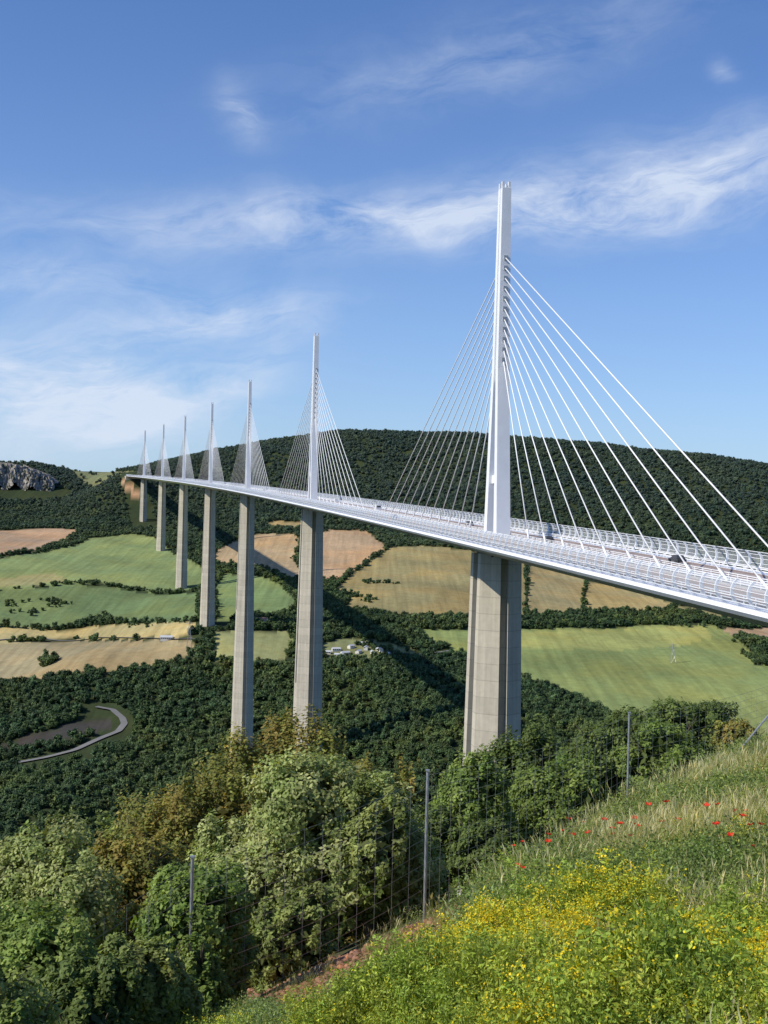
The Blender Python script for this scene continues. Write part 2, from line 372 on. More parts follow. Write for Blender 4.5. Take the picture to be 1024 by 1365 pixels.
PH=[94.5,241,225,148,140,114,82]
for i in range(7):
    s=342.*i; o,t,r=fr_(s); tt=np.array([t[0],t[1],0]); tt/=np.linalg.norm(tt)
    T=5.1
    near_=[(-T,-2),(-T,-4.6),(-.95,-7.8),(-.95,-6.4),(.95,-6.4),(.95,-7.8),(T,-4.6),(T,-2)]
    far_=[(a,-b_) for a,b_ in near_][::-1]
    def ring(P,h):
        k=1+.0030*h
        return [o+r*a*k+tt*l*k+np.array([0,0,-4.2-h]) for a,l in P]
    d=B(); hs=PH[i]; sp=min(90,hs+4)
    hh=list(np.linspace(0,sp,6))
    for P in (near_,far_): d.loft([ring(P,h) for h in hh],0)
    if hs>90: d.loft([ring(near_+far_,h) for h in np.linspace(sp,hs+12,8)],0)
    for l in (-5,5): d.loft([[o+r*a+tt*(l+b_)+np.array([0,0,z]) for a,b_ in ((-3,-1.6),(3,-1.6),(3,1.6),(-3,1.6))] for z in (-4.9,-4.1)],1)
    d.obj('pier_%d'%(i+1),[M_conc,M_dark],bridge)
    d=B()
    def mring(c,hl,hT,z): return [o+r*a+tt*b_+np.array([0,0,z]) for a,b_ in ((-hT,c-hl),(hT,c-hl),(hT,c+hl),(-hT,c+hl))]
    for sg in (-1,1):
        d.loft([mring(sg*4.6,1.35,1.75,.1),mring(sg*1.75,1.0,1.45,41),mring(sg*.98,.86,1.12,85.2)],0)
        for a in (-1,1): d.loft([[o+r*(a*.8+x)+tt*(sg*1.2+y)+np.array([0,0,z]) for x,y in ((-.3,-.35),(.3,-.35),(.3,.35),(-.3,.35))] for z in (85.1,86.8)],0)
    d.loft([mring(0,1.2,.75,38),mring(0,.6,.7,84.5)],0)
    d.loft([mring(0,3.6,.9,13),mring(0,3.4,.9,15)],0)
    for j in range(11):
        z=43+25*j/10
        for sg in (-1,1):
            q=o+tt*sg*(2.3-.3*(z-41)/27)+np.array([0,0,z]); d.box(q,(.45,.45,.55),1,np.array([r,tt,[0,0,1]]))
    d.box(o+np.array([0,0,.25]),(2.6,6.6,.3),2,np.array([r,tt,[0,0,1]]))
    d.obj('mast_%d'%(i+1),[M_steel,M_galv,M_kerb],bridge)
    d=B()
    for j in range(11):
        z=43+25*j/10; L=27+12.35*j
        for sg in (-1,1):
            a=o+tt*sg*(2.4-.3*(z-41)/27)+np.array([0,0,z-(1.5 if sg>0 else 0)]); b_=pt(s+sg*L,0,.15)
            d.tube(a,b_,.14,k=6); dd=(a-b_)/np.linalg.norm(a-b_); d.tube(b_,b_+dd*3.2,.24,k=6)
    d.obj('stay_cables_%d'%(i+1),[M_cable],bridge,True)
d=B(); o,t,r=fr_(S1); d.loft([[pt(S1+e,l,h) for l,h in ((-16,-12),(16,-12),(16,-.3),(-16,-.3))] for e in (0.3,25)],0); d.obj('abutment',[M_conc],bridge)

def vehicle(name,s,lat,colr,kind='car',head=1):
    M=simple(name+'_paint',colr,.3,0,.03,1); G=M_dark; o,t,r=fr_(s); t=t/np.linalg.norm(t)*head; r=r*head; base=pt(s,lat,.03)
    P=lambda x,y,z:base+t*x+r*y+np.array([0,0,z])
    d=B()
    if kind=='car':
        side=[(-2.1,.35),(-2.15,.8),(-1.5,.95),(1.0,.92),(2.0,.75),(2.1,.35)]
        d.loft([[P(x,y,z) for x,z in side] for y in (-.85,.85)],0)
        cab=[(-1.75,.94),(-1.25,1.42),(.3,1.45),(1.05,.93)]
        d.loft([[P(x,-.78+(.12 if z>1.2 else 0),z) for x,z in cab],[P(x,.78-(.12 if z>1.2 else 0),z) for x,z in cab]],1)
        d.loft([[P(x,y,z) for x,y in ((-1.2,-.62),(.25,-.62),(.25,.62),(-1.2,.62))] for z in (1.43,1.48)],0)
        wx=(-1.3,1.3); wr=.33; wy=.82
    else:
        side=[(-2.9,.45),(-2.9,2.5),(1.5,2.5),(2.3,1.5),(2.9,1.3),(2.95,.45)]
        d.loft([[P(x,y,z) for x,z in side] for y in (-1,1)],0)
        for y in (-1.01,1.01): d.face([P(x,y,z) for x,z in ((.9,1.5),(.9,2.2),(1.5,2.25),(2.1,1.52))],1)
        d.face([P(x,y,z) for x,y,z in ((1.6,-.9,2.42),(1.6,.9,2.42),(2.31,.9,1.55),(2.31,-.9,1.55))],1)
        d.face([P(-2.91,y,z) for y,z in ((-.8,1.6),(.8,1.6),(.8,2.2),(-.8,2.2))],1)
        wx=(-1.9,1.9); wr=.38; wy=.92
    for x in wx:
        for y in (-wy,wy): d.tube(P(x,y-.12,wr),P(x,y+.12,wr),wr,k=14,m=1)
    d.obj(name,[M,G])
vehicle('car',-25,5,(.05,.05,.06)); vehicle('car',-88,8.6,(.05,.055,.06)); vehicle('car',105,-5,(.12,.16,.3),head=-1)
vehicle('car',60,8.5,(.5,.5,.5)); vehicle('delivery_van',190,5,(.7,.7,.7),'van')

# ------------------------------------------------------------------ foliage builders
def leaves(C,Nn,size,asp=.55):
    n=len(C); rv=rng.normal(size=(n,3)); Nn=Nn/np.linalg.norm(Nn,axis=1,keepdims=True)
    t=np.cross(Nn,rv); t/=np.linalg.norm(t,axis=1,keepdims=True)+1e-9; b_=np.cross(Nn,t)
    s=size[:,None]
    V=np.stack([C-t*s,C+b_*s*asp-Nn*s*.12,C+t*s,C-b_*s*asp-Nn*s*.12],1).reshape(-1,3)
    return V,np.arange(4*n).reshape(n,4)
def crown(center,rad,nl,ls,pal,nlobe=9,nclump=110,clr=.15,seed=0,boost=1.0):
    g=np.random.default_rng(seed); rad=np.array(rad,float)
    lc=g.normal(size=(nlobe,3)); lc/=np.linalg.norm(lc,axis=1,keepdims=True); lc*=g.uniform(.35,.68,(nlobe,1)); lc[0]*=.2
    lr=g.uniform(.32,.5,nlobe); lr[0]=.62
    w=lr**2; k=g.choice(nlobe,nclump*3,p=w/w.sum()); dr=g.normal(size=(nclump*3,3)); dr/=np.linalg.norm(dr,axis=1,keepdims=True)
    cc=lc[k]+dr*lr[k][:,None]*g.uniform(.82,1.12,(nclump*3,1))
    dist=np.linalg.norm(cc[:,None]-lc[None],axis=2)/lr[None]; ok=(dist.min(1)>.78)&(cc[:,2]>-.95)
    cc=cc[ok][:nclump]; cd=dr[ok][:nclump]; m=len(cc)
    cs=g.uniform(.5,1.4,m)*clr; tone=g.uniform(.68,1.3,m)
    q=g.choice(m,nl,p=cs**2/np.sum(cs**2)); v=g.normal(size=(nl,3)); v/=np.linalg.norm(v,axis=1,keepdims=True)
    rr_=g.uniform(.3,1.15,(nl,1))**.6; P=cc[q]+v*rr_*cs[q][:,None]
    nr_=v*.5+cd[q]*.7+g.normal(size=(nl,3))*.5+np.array([-.15,-.1,.4])
    pal=np.array(pal)*boost; pc=pal[g.integers(0,len(pal),m)][q]*.6+pal[g.integers(0,len(pal),nl)]*.4
    colr=pc*(tone[q]*g.uniform(.75,1.25,nl))[:,None]
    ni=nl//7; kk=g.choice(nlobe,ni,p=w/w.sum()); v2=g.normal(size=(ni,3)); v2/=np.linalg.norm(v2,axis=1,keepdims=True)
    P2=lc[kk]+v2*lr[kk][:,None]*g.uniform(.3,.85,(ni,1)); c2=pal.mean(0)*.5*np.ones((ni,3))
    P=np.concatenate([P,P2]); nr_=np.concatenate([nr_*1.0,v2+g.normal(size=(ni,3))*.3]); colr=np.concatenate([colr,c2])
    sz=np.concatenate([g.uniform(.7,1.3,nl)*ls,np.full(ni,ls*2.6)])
    V,Qd=leaves(P*rad+np.array(center),nr_,sz)
    return V,Qd,np.repeat(colr,4,0)
def trunk_geo(base,h,r,seed,spread=1.6,nb=6):
    g=np.random.default_rng(seed); d=B(); base=np.array(base,float)
    prev=base-np.array([0,0,.4]); rp=r*1.25; pts=[]
    for i in range(4):
        nx=base+np.array([g.normal()*.05*h,g.normal()*.05*h,h*.58*(i+1)/4]); d.tube(prev,nx,rp,rp*.78,8); prev=nx; rp*=.78; pts.append((nx,rp))
    for j in range(nb):
        p0,r0=pts[g.integers(0,4)]; a=g.uniform(0,6.28); q=p0+np.array([math.cos(a)*spread*.4,math.sin(a)*spread*.4,h*.12]); e=q+np.array([math.cos(a)*spread*.25,math.sin(a)*spread*.25,h*.13])
        d.tube(p0,q,r0*.6,r0*.42,6); d.tube(q,e,r0*.42,r0*.15,6)
        for kx in range(3):
            e2=q+g.normal(size=3)*spread*.2+np.array([0,0,h*.07]); d.tube(q,e2,r0*.25,r0*.08,5)
    return d
def combine(name,V,Qd,C,tb,mats,link=True):
    tv=np.array(tb.v); tq=np.array([f for f in tb.f if len(f)==4]); 
    c=np.concatenate([C,np.full((len(tv),3),.1)]); mi=np.concatenate([np.zeros(len(Qd)),np.ones(len(tq))])
    return npmesh(name,np.concatenate([V,tv]),np.concatenate([Qd,tq+len(V)]),c,mats,mi,link=link)
PAL={'pale':[lin(152,160,100),lin(132,146,84),lin(164,166,114),lin(118,134,72)],
 'olive':[lin(136,128,62),lin(116,118,56),lin(126,132,62),lin(142,124,64),lin(98,106,50)],
 'green':[lin(102,124,56),lin(118,136,64),lin(86,108,50),lin(130,144,74)],
 'dark':[lin(84,100,50),lin(96,112,56),lin(108,122,62),lin(74,90,46)],
 'mid':[lin(120,132,72),lin(104,120,60),lin(138,144,82)]}
def bush(name,px,top,d,halfpx,pal,nl=24000,ls=.06,depth=1.0,seed=1,low=.0,lobes=9):
    u,v=ray(px,top); x=u*d; y=d; g0=float(H(x,y)[0]); zt=v*d; h=zt-g0; rx=halfpx*d/F*1.08
    rz=max(h*.5*(1.04-low*.5),1.0); cz=zt-rz*.98
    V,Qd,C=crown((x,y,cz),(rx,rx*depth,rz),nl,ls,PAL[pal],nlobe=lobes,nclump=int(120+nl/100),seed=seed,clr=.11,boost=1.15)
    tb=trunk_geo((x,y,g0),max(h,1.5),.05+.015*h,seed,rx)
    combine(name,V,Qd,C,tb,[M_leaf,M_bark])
bush('oak_shrub',40,1190,15,135,'green',30000,.036,seed=1)
bush('oak_shrub',120,1245,13,72,'dark',20000,.034,seed=21)
bush('oak_shrub',-20,1270,11.5,105,'mid',18000,.032,seed=22)
bush('oak_shrub',270,1150,17,95,'green',32000,.038,seed=2)
bush('oak_shrub',195,1225,14,72,'mid',22000,.034,seed=41)
bush('oak_shrub',385,1180,19.5,60,'mid',17000,.038,seed=23)
bush('oak_shrub',270,1235,15.4,42,'green',13000,.034,seed=42)
bush('oak_shrub',35,1325,10,55,'green',13000,.03,seed=43)
bush('downy_oak_bush',430,1018,25,142,'pale',56000,.052,seed=3,lobes=12)
bush('downy_oak_bush',300,1100,26,75,'pale',18000,.05,seed=33)
bush('oak_tree',55,1080,27,110,'pale',30000,.055,seed=4)
bush('oak_tree',190,1055,30,95,'olive',30000,.06,seed=5)
bush('oak_tree',385,940,44,100,'olive',30000,.08,seed=6)
bush('oak_tree',225,992,42,90,'olive',26000,.075,seed=7)
bush('oak_tree',300,975,41,75,'olive',18000,.075,seed=27)
bush('oak_tree',470,972,40,55,'olive',13000,.075,seed=29)
bush('oak_tree',-40,1095,36,90,'mid',16000,.07,seed=24)
bush('oak_tree',120,1070,38,60,'mid',13000,.07,seed=44)
bush('oak_shrub',505,1045,24,62,'mid',16000,.05,seed=28)
bush('maple_shrub',548,995,46,32,'olive',6000,.075,seed=8)
bush('oak_shrub',632,992,36,72,'green',24000,.06,seed=9)
bush('oak_shrub',700,955,46,60,'dark',14000,.075,seed=31)
bush('oak_shrub',745,978,39,80,'green',28000,.065,seed=10)
bush('oak_shrub',820,935,41,84,'dark',30000,.07,seed=11)
bush('oak_shrub',905,915,43,78,'dark',30000,.072,seed=12)
bush('oak_shrub',880,955,40,75,'green',16000,.065,seed=34)
bush('maple_shrub',985,955,40,42,'olive',9000,.06,seed=13)
bush('oak_shrub',565,1070,30,52,'dark',13000,.055,seed=14)
bush('oak_shrub',650,1085,29,58,'dark',14000,.05,seed=15)
bush('maple_shrub',1045,980,42,40,'mid',8000,.06,seed=16)

# ------------------------------------------------------------------ instancing
def scatter(name,pts,rot,scl,idx,sources):
    coll=bpy.data.collections.new(name+'_kinds')
    for s_ in sources: coll.objects.link(s_)
    me=bpy.data.meshes.new(name); me.vertices.add(len(pts)); me.vertices.foreach_set('co',np.asarray(pts,np.float32).ravel())
    a=me.attributes.new('irot','FLOAT_VECTOR','POINT'); a.data.foreach_set('vector',np.asarray(rot,np.float32).ravel())
    a=me.attributes.new('iscl','FLOAT_VECTOR','POINT'); a.data.foreach_set('vector',np.asarray(scl,np.float32).ravel())
    a=me.attributes.new('iidx','INT','POINT'); a.data.foreach_set('value',np.asarray(idx,np.int32))
    ob=bpy.data.objects.new(name,me); COL.objects.link(ob)
    ng=bpy.data.node_groups.new(name+'_gn','GeometryNodeTree'); ng.interface.new_socket('Geometry',in_out='INPUT',socket_type='NodeSocketGeometry'); ng.interface.new_socket('Geometry',in_out='OUTPUT',socket_type='NodeSocketGeometry')
    n=ng.nodes; gi=n.new('NodeGroupInput'); go=n.new('NodeGroupOutput'); ip=n.new('GeometryNodeInstanceOnPoints'); ci=n.new('GeometryNodeCollectionInfo')
    ci.inputs['Collection'].default_value=coll; ci.inputs['Separate Children'].default_value=True; ci.inputs['Reset Children'].default_value=True
    ip.inputs['Pick Instance'].default_value=True
    def na(nm,t):
        q=n.new('GeometryNodeInputNamedAttribute'); q.data_type=t; q.inputs['Name'].default_value=nm; return [o for o in q.outputs if o.enabled and o.name=='Attribute'][0]
    er=n.new('FunctionNodeEulerToRotation'); L=ng.links
    L.new(gi.outputs[0],ip.inputs['Points']); L.new(ci.outputs[0],ip.inputs['Instance']); L.new(na('iidx','INT'),ip.inputs['Instance Index'])
    L.new(na('irot','FLOAT_VECTOR'),er.inputs[0]); L.new(er.outputs[0],ip.inputs['Rotation']); L.new(na('iscl','FLOAT_VECTOR'),ip.inputs['Scale'])
    L.new(ip.outputs[0],go.inputs[0]); md=ob.modifiers.new('scatter','NODES'); md.node_group=ng
    return ob

kinds=[]
FPAL=[lin(74,96,56),lin(84,104,60),lin(62,84,50),lin(94,110,64)]
for k in range(5):
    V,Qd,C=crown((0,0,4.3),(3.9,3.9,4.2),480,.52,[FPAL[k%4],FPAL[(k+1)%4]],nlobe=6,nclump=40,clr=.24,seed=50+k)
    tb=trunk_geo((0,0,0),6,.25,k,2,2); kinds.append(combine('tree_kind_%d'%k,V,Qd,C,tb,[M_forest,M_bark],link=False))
def polyd(P,x,y):
    dmin=np.full(x.shape,1e9)
    for i in range(len(P)-1):
        a=P[i]; b_=P[i+1]; ab=b_-a; t=np.clip(((x-a[0])*ab[0]+(y-a[1])*ab[1])/(ab@ab),0,1)
        dmin=np.minimum(dmin,np.hypot(x-a[0]-t*ab[0],y-a[1]-t*ab[1]))
    return dmin
def sector(n,r0,r1,a=21):
    r=np.sqrt(rng.uniform(r0*r0,r1*r1,n)); t=np.radians(rng.uniform(-a,a,n)); return r*np.sin(t),r*np.cos(t)
parts=[sector(1500,70,600),sector(27000,600,1500),sector(56000,1500,3050)]
fx=np.concatenate([p_[0] for p_ in parts]); fy=np.concatenate([p_[1] for p_ in parts])
ok=np.ones(fx.shape,bool)
for P,c in FP: ok&=~inside(P,fx,fy)
for P,c in ROCK: ok&=~(inside(P,fx,fy)&(rng.random(fx.shape)<.95))
ok&=~inside(BANK,fx,fy)
ok&=polyd(ROADW,fx,fy)>9; ok&=~((polyd(ROADW[:8]+np.array([0,-18]),fx,fy)<14)); ok&=polyd(TRACK,fx,fy)>8; ok&=polyd(TRACK2,fx,fy)>8
for i in range(7):
    o,_,_=fr_(342.*i); ok&=np.hypot(fx-o[0],fy-o[1])>(26 if i>2 else 20)
cxb=np.array([fr_(s)[0][:2] for s in np.arange(-200,2500,50)]); ok&=~((polyd(cxb,fx,fy)<24)&(fy>2240))
clf=np.array([S(a,b_,c)[:2] for a,b_,c in tl]); ok&=~((polyd(clf+np.array([0,-45]),fx,fy)<48))
fx=fx[ok]; fy=fy[ok]; fr=np.hypot(fx,fy)
sc_=rng.uniform(.6,1.3,len(fx))*np.where(fr>1500,1.0,.95); sc_[fr<400]*=.7
hs_=np.where(fr>1500,.8,.95)
pts=[np.c_[fx,fy,H(fx,fy)-.3]]; scs=[sc_]
HEDGE=[([(-40,840),(40,838),(110,834),(150,830),(260,830)],3.2,60,.45),([(85,727),(120,716),(160,712),(200,712)],5,60,.6),([(0,742),(60,736),(100,728)],3,20,.35),
([(80,778),(130,776),(200,788)],3,36,.45),([(0,802),(20,808),(60,800),(85,806),(60,815),(25,818)],6,24,.6),([(55,880),(66,884),(60,888)],5,12,.85),([(118,830),(140,827)],4,10,.6),
([(345,830),(395,832),(400,825)],4,30,.6),([(440,790),(470,794),(500,800)],5,26,.6),([(440,818),(530,826),(620,830)],7,90,.85),([(345,700),(390,706),(420,712),(460,704),(500,708)],5,50,.6),
([(405,722),(395,745),(412,770),(430,780)],4,36,.6),([(480,776),(530,778)],3,20,.5),([(525,722),(570,724),(640,734)],8,50,.8),([(700,826),(780,822),(860,824),(930,828),(1000,832),(1080,836)],8,170,.85),
([(782,772),(776,816)],1.5,12,.3),([(860,826),(900,818),(940,822)],6,30,.8),([(990,850),(1024,862),(1060,868)],8,40,.9),([(1000,875),(1030,890)],6,20,.8),
([(150,830),(200,835),(240,826)],3,16,.4),([(395,845),(430,850),(470,846),(520,852),(560,856)],7,60,.8),([(430,882),(480,886),(540,880)],6,40,.9),([(700,838),(820,834),(940,834)],3,50,.5),
([(480,858),(520,870)],6,14,.7),([(290,752),(345,757),(385,772)],2.5,26,.4),([(232,738),(262,752)],3,14,.4),([(450,772),(490,748),(520,728)],2.5,26,.35)]
for pl,w,n,s_ in HEDGE:
    P=np.array([hit(a,b_) for a,b_ in pl]); t=rng.uniform(0,len(P)-1,n*2); x=np.interp(t,range(len(P)),P[:,0])+rng.normal(0,w,n*2); y=np.interp(t,range(len(P)),P[:,1])+rng.normal(0,w*1.3,n*2)
    pts.append(np.c_[x,y,H(x,y)-.3]); scs.append(rng.uniform(.6,1.35,n*2)*s_)
pts=np.concatenate(pts); s1=np.concatenate(scs); n=len(pts); hz=np.concatenate([hs_,np.ones(n-len(hs_))])
scl=np.c_[s1*rng.uniform(.9,1.2,n),s1*rng.uniform(.9,1.2,n),s1*hz*rng.uniform(.7,1.2,n)]
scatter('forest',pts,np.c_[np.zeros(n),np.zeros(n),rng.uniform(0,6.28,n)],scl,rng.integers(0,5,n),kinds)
print('forest trees',n)

# ------------------------------------------------------------------ meadow
def blades(n,h,spread,w,colA,colB,lean=.35,seed=0,head=None,hn=1):
    g=np.random.default_rng(seed); V=[];Qd=[];C=[]
    for i in range(n):
        a=g.uniform(0,6.28); r=spread*math.sqrt(g.random()); b0=np.array([math.cos(a)*r,math.sin(a)*r,-.03]); hh=h*g.uniform(.4,1.1); a2=g.uniform(0,6.28); ld=np.array([math.cos(a2),math.sin(a2),0])*lean*hh*g.uniform(.2,1.4)
        sd=np.array([-math.sin(a2+g.normal()*.8),math.cos(a2),0])*w; tt_=g.random(); cc=np.array(colA)*(1-tt_)+np.array(colB)*tt_
        n0=len(V); V+=[b0-sd,b0+sd,b0+ld*.3+[0,0,hh*.55]+sd*.8,b0+ld*.3+[0,0,hh*.55]-sd*.8,b0+ld+[0,0,hh]+sd*.15,b0+ld+[0,0,hh]-sd*.15]
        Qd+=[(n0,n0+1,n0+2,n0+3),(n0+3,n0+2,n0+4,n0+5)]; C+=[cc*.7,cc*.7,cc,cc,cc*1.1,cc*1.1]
        if head is not None and i%hn==0:
            tp=b0+ld; sw=sd*2.4; m0=len(V); dr=ld/(np.linalg.norm(ld)+1e-6)*hh*.12
            V+=[tp*.97+[0,0,hh*.84],tp+sw+[0,0,hh],tp+dr+[0,0,hh*1.14],tp-sw+[0,0,hh]]; Qd+=[(m0,m0+1,m0+2,m0+3)]; C+=[np.array(head)]*4
    return np.array(V),np.array(Qd),np.array(C)
gk=[]
GA,GB=lin(112,134,62),lin(150,160,88); DR=lin(194,190,146)
for k in range(3):
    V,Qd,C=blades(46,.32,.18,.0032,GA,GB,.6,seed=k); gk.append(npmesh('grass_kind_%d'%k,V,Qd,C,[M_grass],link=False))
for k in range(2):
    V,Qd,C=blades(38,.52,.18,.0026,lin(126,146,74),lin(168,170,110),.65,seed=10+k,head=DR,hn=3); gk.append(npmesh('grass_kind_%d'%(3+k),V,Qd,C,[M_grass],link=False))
for k in range(3):
    g=np.random.default_rng(80+k); nL=380; P=g.normal(size=(nL,3))*[.15,.15,.12]+[0,0,.18]; Vv,Qq=leaves(P,g.normal(size=(nL,3))+[0,0,.8],g.uniform(.012,.028,nL)); cc=np.array([lin(104,128,62),lin(132,148,78),lin(118,136,84)][k])*g.uniform(.6,1.4,(nL,1)); gk.append(npmesh('grass_kind_%d'%(5+k),Vv,Qq,np.repeat(cc,4,0),[M_grass],link=False))
EDGE=np.array([(14,38),(9.8,33.5),(6.2,27.5),(3.0,22.5),(1.2,19.2),(-1.5,16.0),(-3.3,13.5),(-5,10.5),(-6,5),(14,5)])
def mead(n,P=EDGE,r0=6.2,r1=40,pw=1.0):
    r=r0+(r1-r0)*rng.random(n)**pw; t=rng.uniform(-.42,.52,n); x=r*np.sin(t); y=r*np.cos(t); m=inside(P,x,y); return x[m],y[m]
x,y=mead(36000); insoil=inside(SOIL,x,y); kp=~insoil|(rng.random(len(x))<.12); x=x[kp]; y=y[kp]; n=len(x)
cl=np.sin(x*.8+y*.5)+np.sin(y*1.1-x*.7+2)+rng.normal(0,.8,n)+np.clip((x-2)/4,0,1)*.35
ki=np.where(cl>.85,rng.integers(3,5,n),np.where(cl<-.1,rng.integers(5,8,n),rng.integers(0,4,n)))
s=rng.uniform(.55,1.35,n)*np.clip(.55+np.hypot(x,y)/40,.6,1.05)
front=(x<1.2)&(y<16); s[front]*=.6; ki[front&(ki>=3)&(ki<5)]=0
insoil=inside(SOIL,x,y); s[insoil]*=.6
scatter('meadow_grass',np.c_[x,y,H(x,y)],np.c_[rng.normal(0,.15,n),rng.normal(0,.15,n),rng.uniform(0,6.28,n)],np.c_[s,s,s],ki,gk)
# yellow-flowering plants: leafy yellow-green clumps, flower heads only on some of them
yk=[]
for k in range(6):
    g=np.random.default_rng(100+k); Vs=[];Qs=[];Cs=[];off=0
    tb=B(); flower=k in (0,1)
    for j in range(15):
        a=g.uniform(0,6.28); h=g.uniform(.42,.85); e=np.array([math.cos(a)*g.uniform(.05,.38),math.sin(a)*g.uniform(.05,.38),h]); tb.tube((e[0]*.2,e[1]*.2,0),e,.005,.003,3)
        nl=80; t=g.uniform(.2,1.03,nl)[:,None]; P=e*t+g.normal(size=(nl,3))*.038; P[:,:2]-=e[:2]*.8*(1-t)
        base=np.array([lin(164,180,66),lin(158,176,66),lin(170,184,74),lin(144,166,68),lin(126,150,64),lin(178,188,84)][k])
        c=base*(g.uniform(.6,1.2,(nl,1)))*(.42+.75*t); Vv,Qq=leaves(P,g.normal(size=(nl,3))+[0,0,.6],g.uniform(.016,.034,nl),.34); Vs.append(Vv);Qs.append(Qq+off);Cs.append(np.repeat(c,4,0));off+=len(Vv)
        nf=30 if flower else (9 if k in(2,5) else 0)
        if nf and (flower or j%3==0):
            P=e+g.normal(size=(nf,3))*[.045,.045,.028]+[0,0,.02]; c=np.array(lin(230,214,46))*g.uniform(.7,1.1,(nf,1)); Vv,Qq=leaves(P,g.normal(size=(nf,3))*.6+[0,0,1],g.uniform(.007,.014,nf),.8); Vs.append(Vv);Qs.append(Qq+off);Cs.append(np.repeat(c,4,0));off+=len(Vv)
    V=np.concatenate(Vs);Qd=np.concatenate(Qs);C=np.concatenate(Cs); tv=np.array(tb.v); tq=np.array([f for f in tb.f if len(f)==4])
    yk.append(npmesh('yellow_kind_%d'%k,np.concatenate([V,tv]),np.concatenate([Qd,tq+len(V)]),np.concatenate([C,np.tile(np.array(lin(120,140,60)),(len(tv),1))]),[M_grass],link=False))
YP=poly([(40,1500),(70,1430),(200,1405),(290,1412),(370,1415),(450,1400),(530,1362),(600,1320),(670,1275),(760,1250),(860,1262),(940,1280),(1024,1300),(1100,1320),(1100,1500)],3,40)
x,y=mead(8000,YP,5.5,20); m=~inside(SOIL,x,y)&(rng.random(len(x))<.5); x=x[m];y=y[m]
x2,y2=mead(1800,EDGE,9,32); m=(rng.random(len(x2))<.2)&~inside(SOIL,x2,y2)&((x2>1.2)|(y2>16)); far=len(x); x=np.append(x,x2[m]);y=np.append(y,y2[m]); n=len(x)
mound=.8+.3*np.sin(x*1.7+1)*np.sin(y*1.3)+.15*np.sin(x*3.7-y*2.1); s=rng.uniform(.75,1.1,n)*mound; s[far:]*=.7
s*=np.clip(.62+(x+.9)*.25,.58,1.05)
fl=np.sin(x*1.6+y*.9+.6)+np.sin(x*.9-y*1.7+2.2)+.35*(x>0)+rng.normal(0,.55,n)
ki=np.where(fl>.95,rng.integers(0,2,n),rng.integers(2,6,n))
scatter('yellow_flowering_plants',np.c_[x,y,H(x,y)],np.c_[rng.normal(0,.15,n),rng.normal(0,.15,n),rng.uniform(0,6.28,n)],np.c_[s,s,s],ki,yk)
print('yellow',n)
# poppies
M_pop=leafmat('poppy_mat',(.72,.05,.02),.3); pk=[]
tb=B(); tb.tube((0,0,0),(.02,0,.62),.004,.003,4)
pet=[]
for j in range(5):
    a=j*1.2566; c=np.array([math.cos(a),math.sin(a),0]); sd_=np.array([-c[1],c[0],0]); o=np.array([.02,0,.62]); pet.append([o,o+c*.034+sd_*.034+[0,0,.012],o+c*.056+[0,0,.034],o+c*.034-sd_*.034+[0,0,.012]])
V=np.array(pet).reshape(-1,3); Qd=np.arange(20).reshape(5,4); tv=np.array(tb.v); tq=np.array([f for f in tb.f if len(f)==4])
pk.append(npmesh('poppy_kind',np.concatenate([V,tv]),np.concatenate([Qd,tq+len(V)]),np.full((len(V)+len(tv),3),.1),[M_pop,M_grass],np.r_[np.zeros(5),np.ones(len(tq))],link=False))
pp=[hit(a+rng.normal(0,10),b_+rng.normal(0,7)+34,6,45) for a,b_ in [(750,1110),(765,1130),(800,1115),(812,1130),(822,1120),(890,1110),(895,1095),(985,1125),(975,1140),(955,1090),(1010,1120),(690,1140),(700,1165),(730,1125),(775,1108),(1000,1090),(865,1100),(840,1130)] for _ in range(2)]
pp=np.array(pp); n=len(pp); s=rng.uniform(.85,1.15,n)
scatter('poppies',np.c_[pp,H(pp[:,0],pp[:,1])],np.c_[rng.normal(0,.2,n),rng.normal(0,.2,n),rng.uniform(0,6.28,n)],np.c_[s,s,s],np.zeros(n,int),pk)
ck=[]
for k in range(3):
    g=np.random.default_rng(k); t=np.linspace(0,2*math.pi,7)[:-1]; tb=B(); tb.loft([[np.array([math.cos(a)*r*g.uniform(.8,1.2),math.sin(a)*r*g.uniform(.8,1.2),z]) for a in t] for r,z in ((.8,-.3),(1,.1),(.75,.5),(.3,.7))],0)
    tv=np.array(tb.v); tq=np.array([f for f in tb.f if len(f)==4]); ck.append(npmesh('clod_kind_%d'%k,tv,tq,np.tile(np.array((.34,.19,.125))*(.7+.25*k),(len(tv),1)),[M_grass],link=False))
x,y=mead(60000,SOIL,8,24); x=x[:2400];y=y[:2400]; n=len(x); s=rng.uniform(.01,.07,n)*rng.uniform(.5,1.2,n)
if n: scatter('soil_clods',np.c_[x,y,H(x,y)],np.c_[np.zeros(n),np.zeros(n),rng.uniform(0,6.28,n)],np.c_[s,s,s],rng.integers(0,3,n),ck)

# ------------------------------------------------------------------ fence
fence=empty('wire_fence')
PB=[np.array([px_,py_,float(H(px_,py_)[0])]) for px_,py_ in [(10.2,31.),S(836,1080,25)[:2],S(566,1212,18)[:2],S(252,1346,16)[:2]]]
d=B(); tops=[]
for i,p_ in enumerate(PB):
    zt=[p_[2]+2.0,S(842,950,25)[2],S(568,1027,18)[2],S(252,1142,16)[2]][i]
    top=np.array([p_[0],p_[1],zt]); d.tube(p_-[0,0,.3],top,.022,.022,8); d.box(top,(.028,.028,.012)); tops.append(top)
ex=PB[3]+(PB[3]-PB[2])*1.0; ex[2]=float(H(ex[0],ex[1])[0]); d.tube(ex,ex+[0,0,1.8],.024); PBe=PB+[ex]; tops.append(ex+[0,0,1.8])
q=PB[0]; d.tube(q+np.array([-1.6,-.6,-.1]),q+np.array([0,0,1.6]),.022,.022,6)
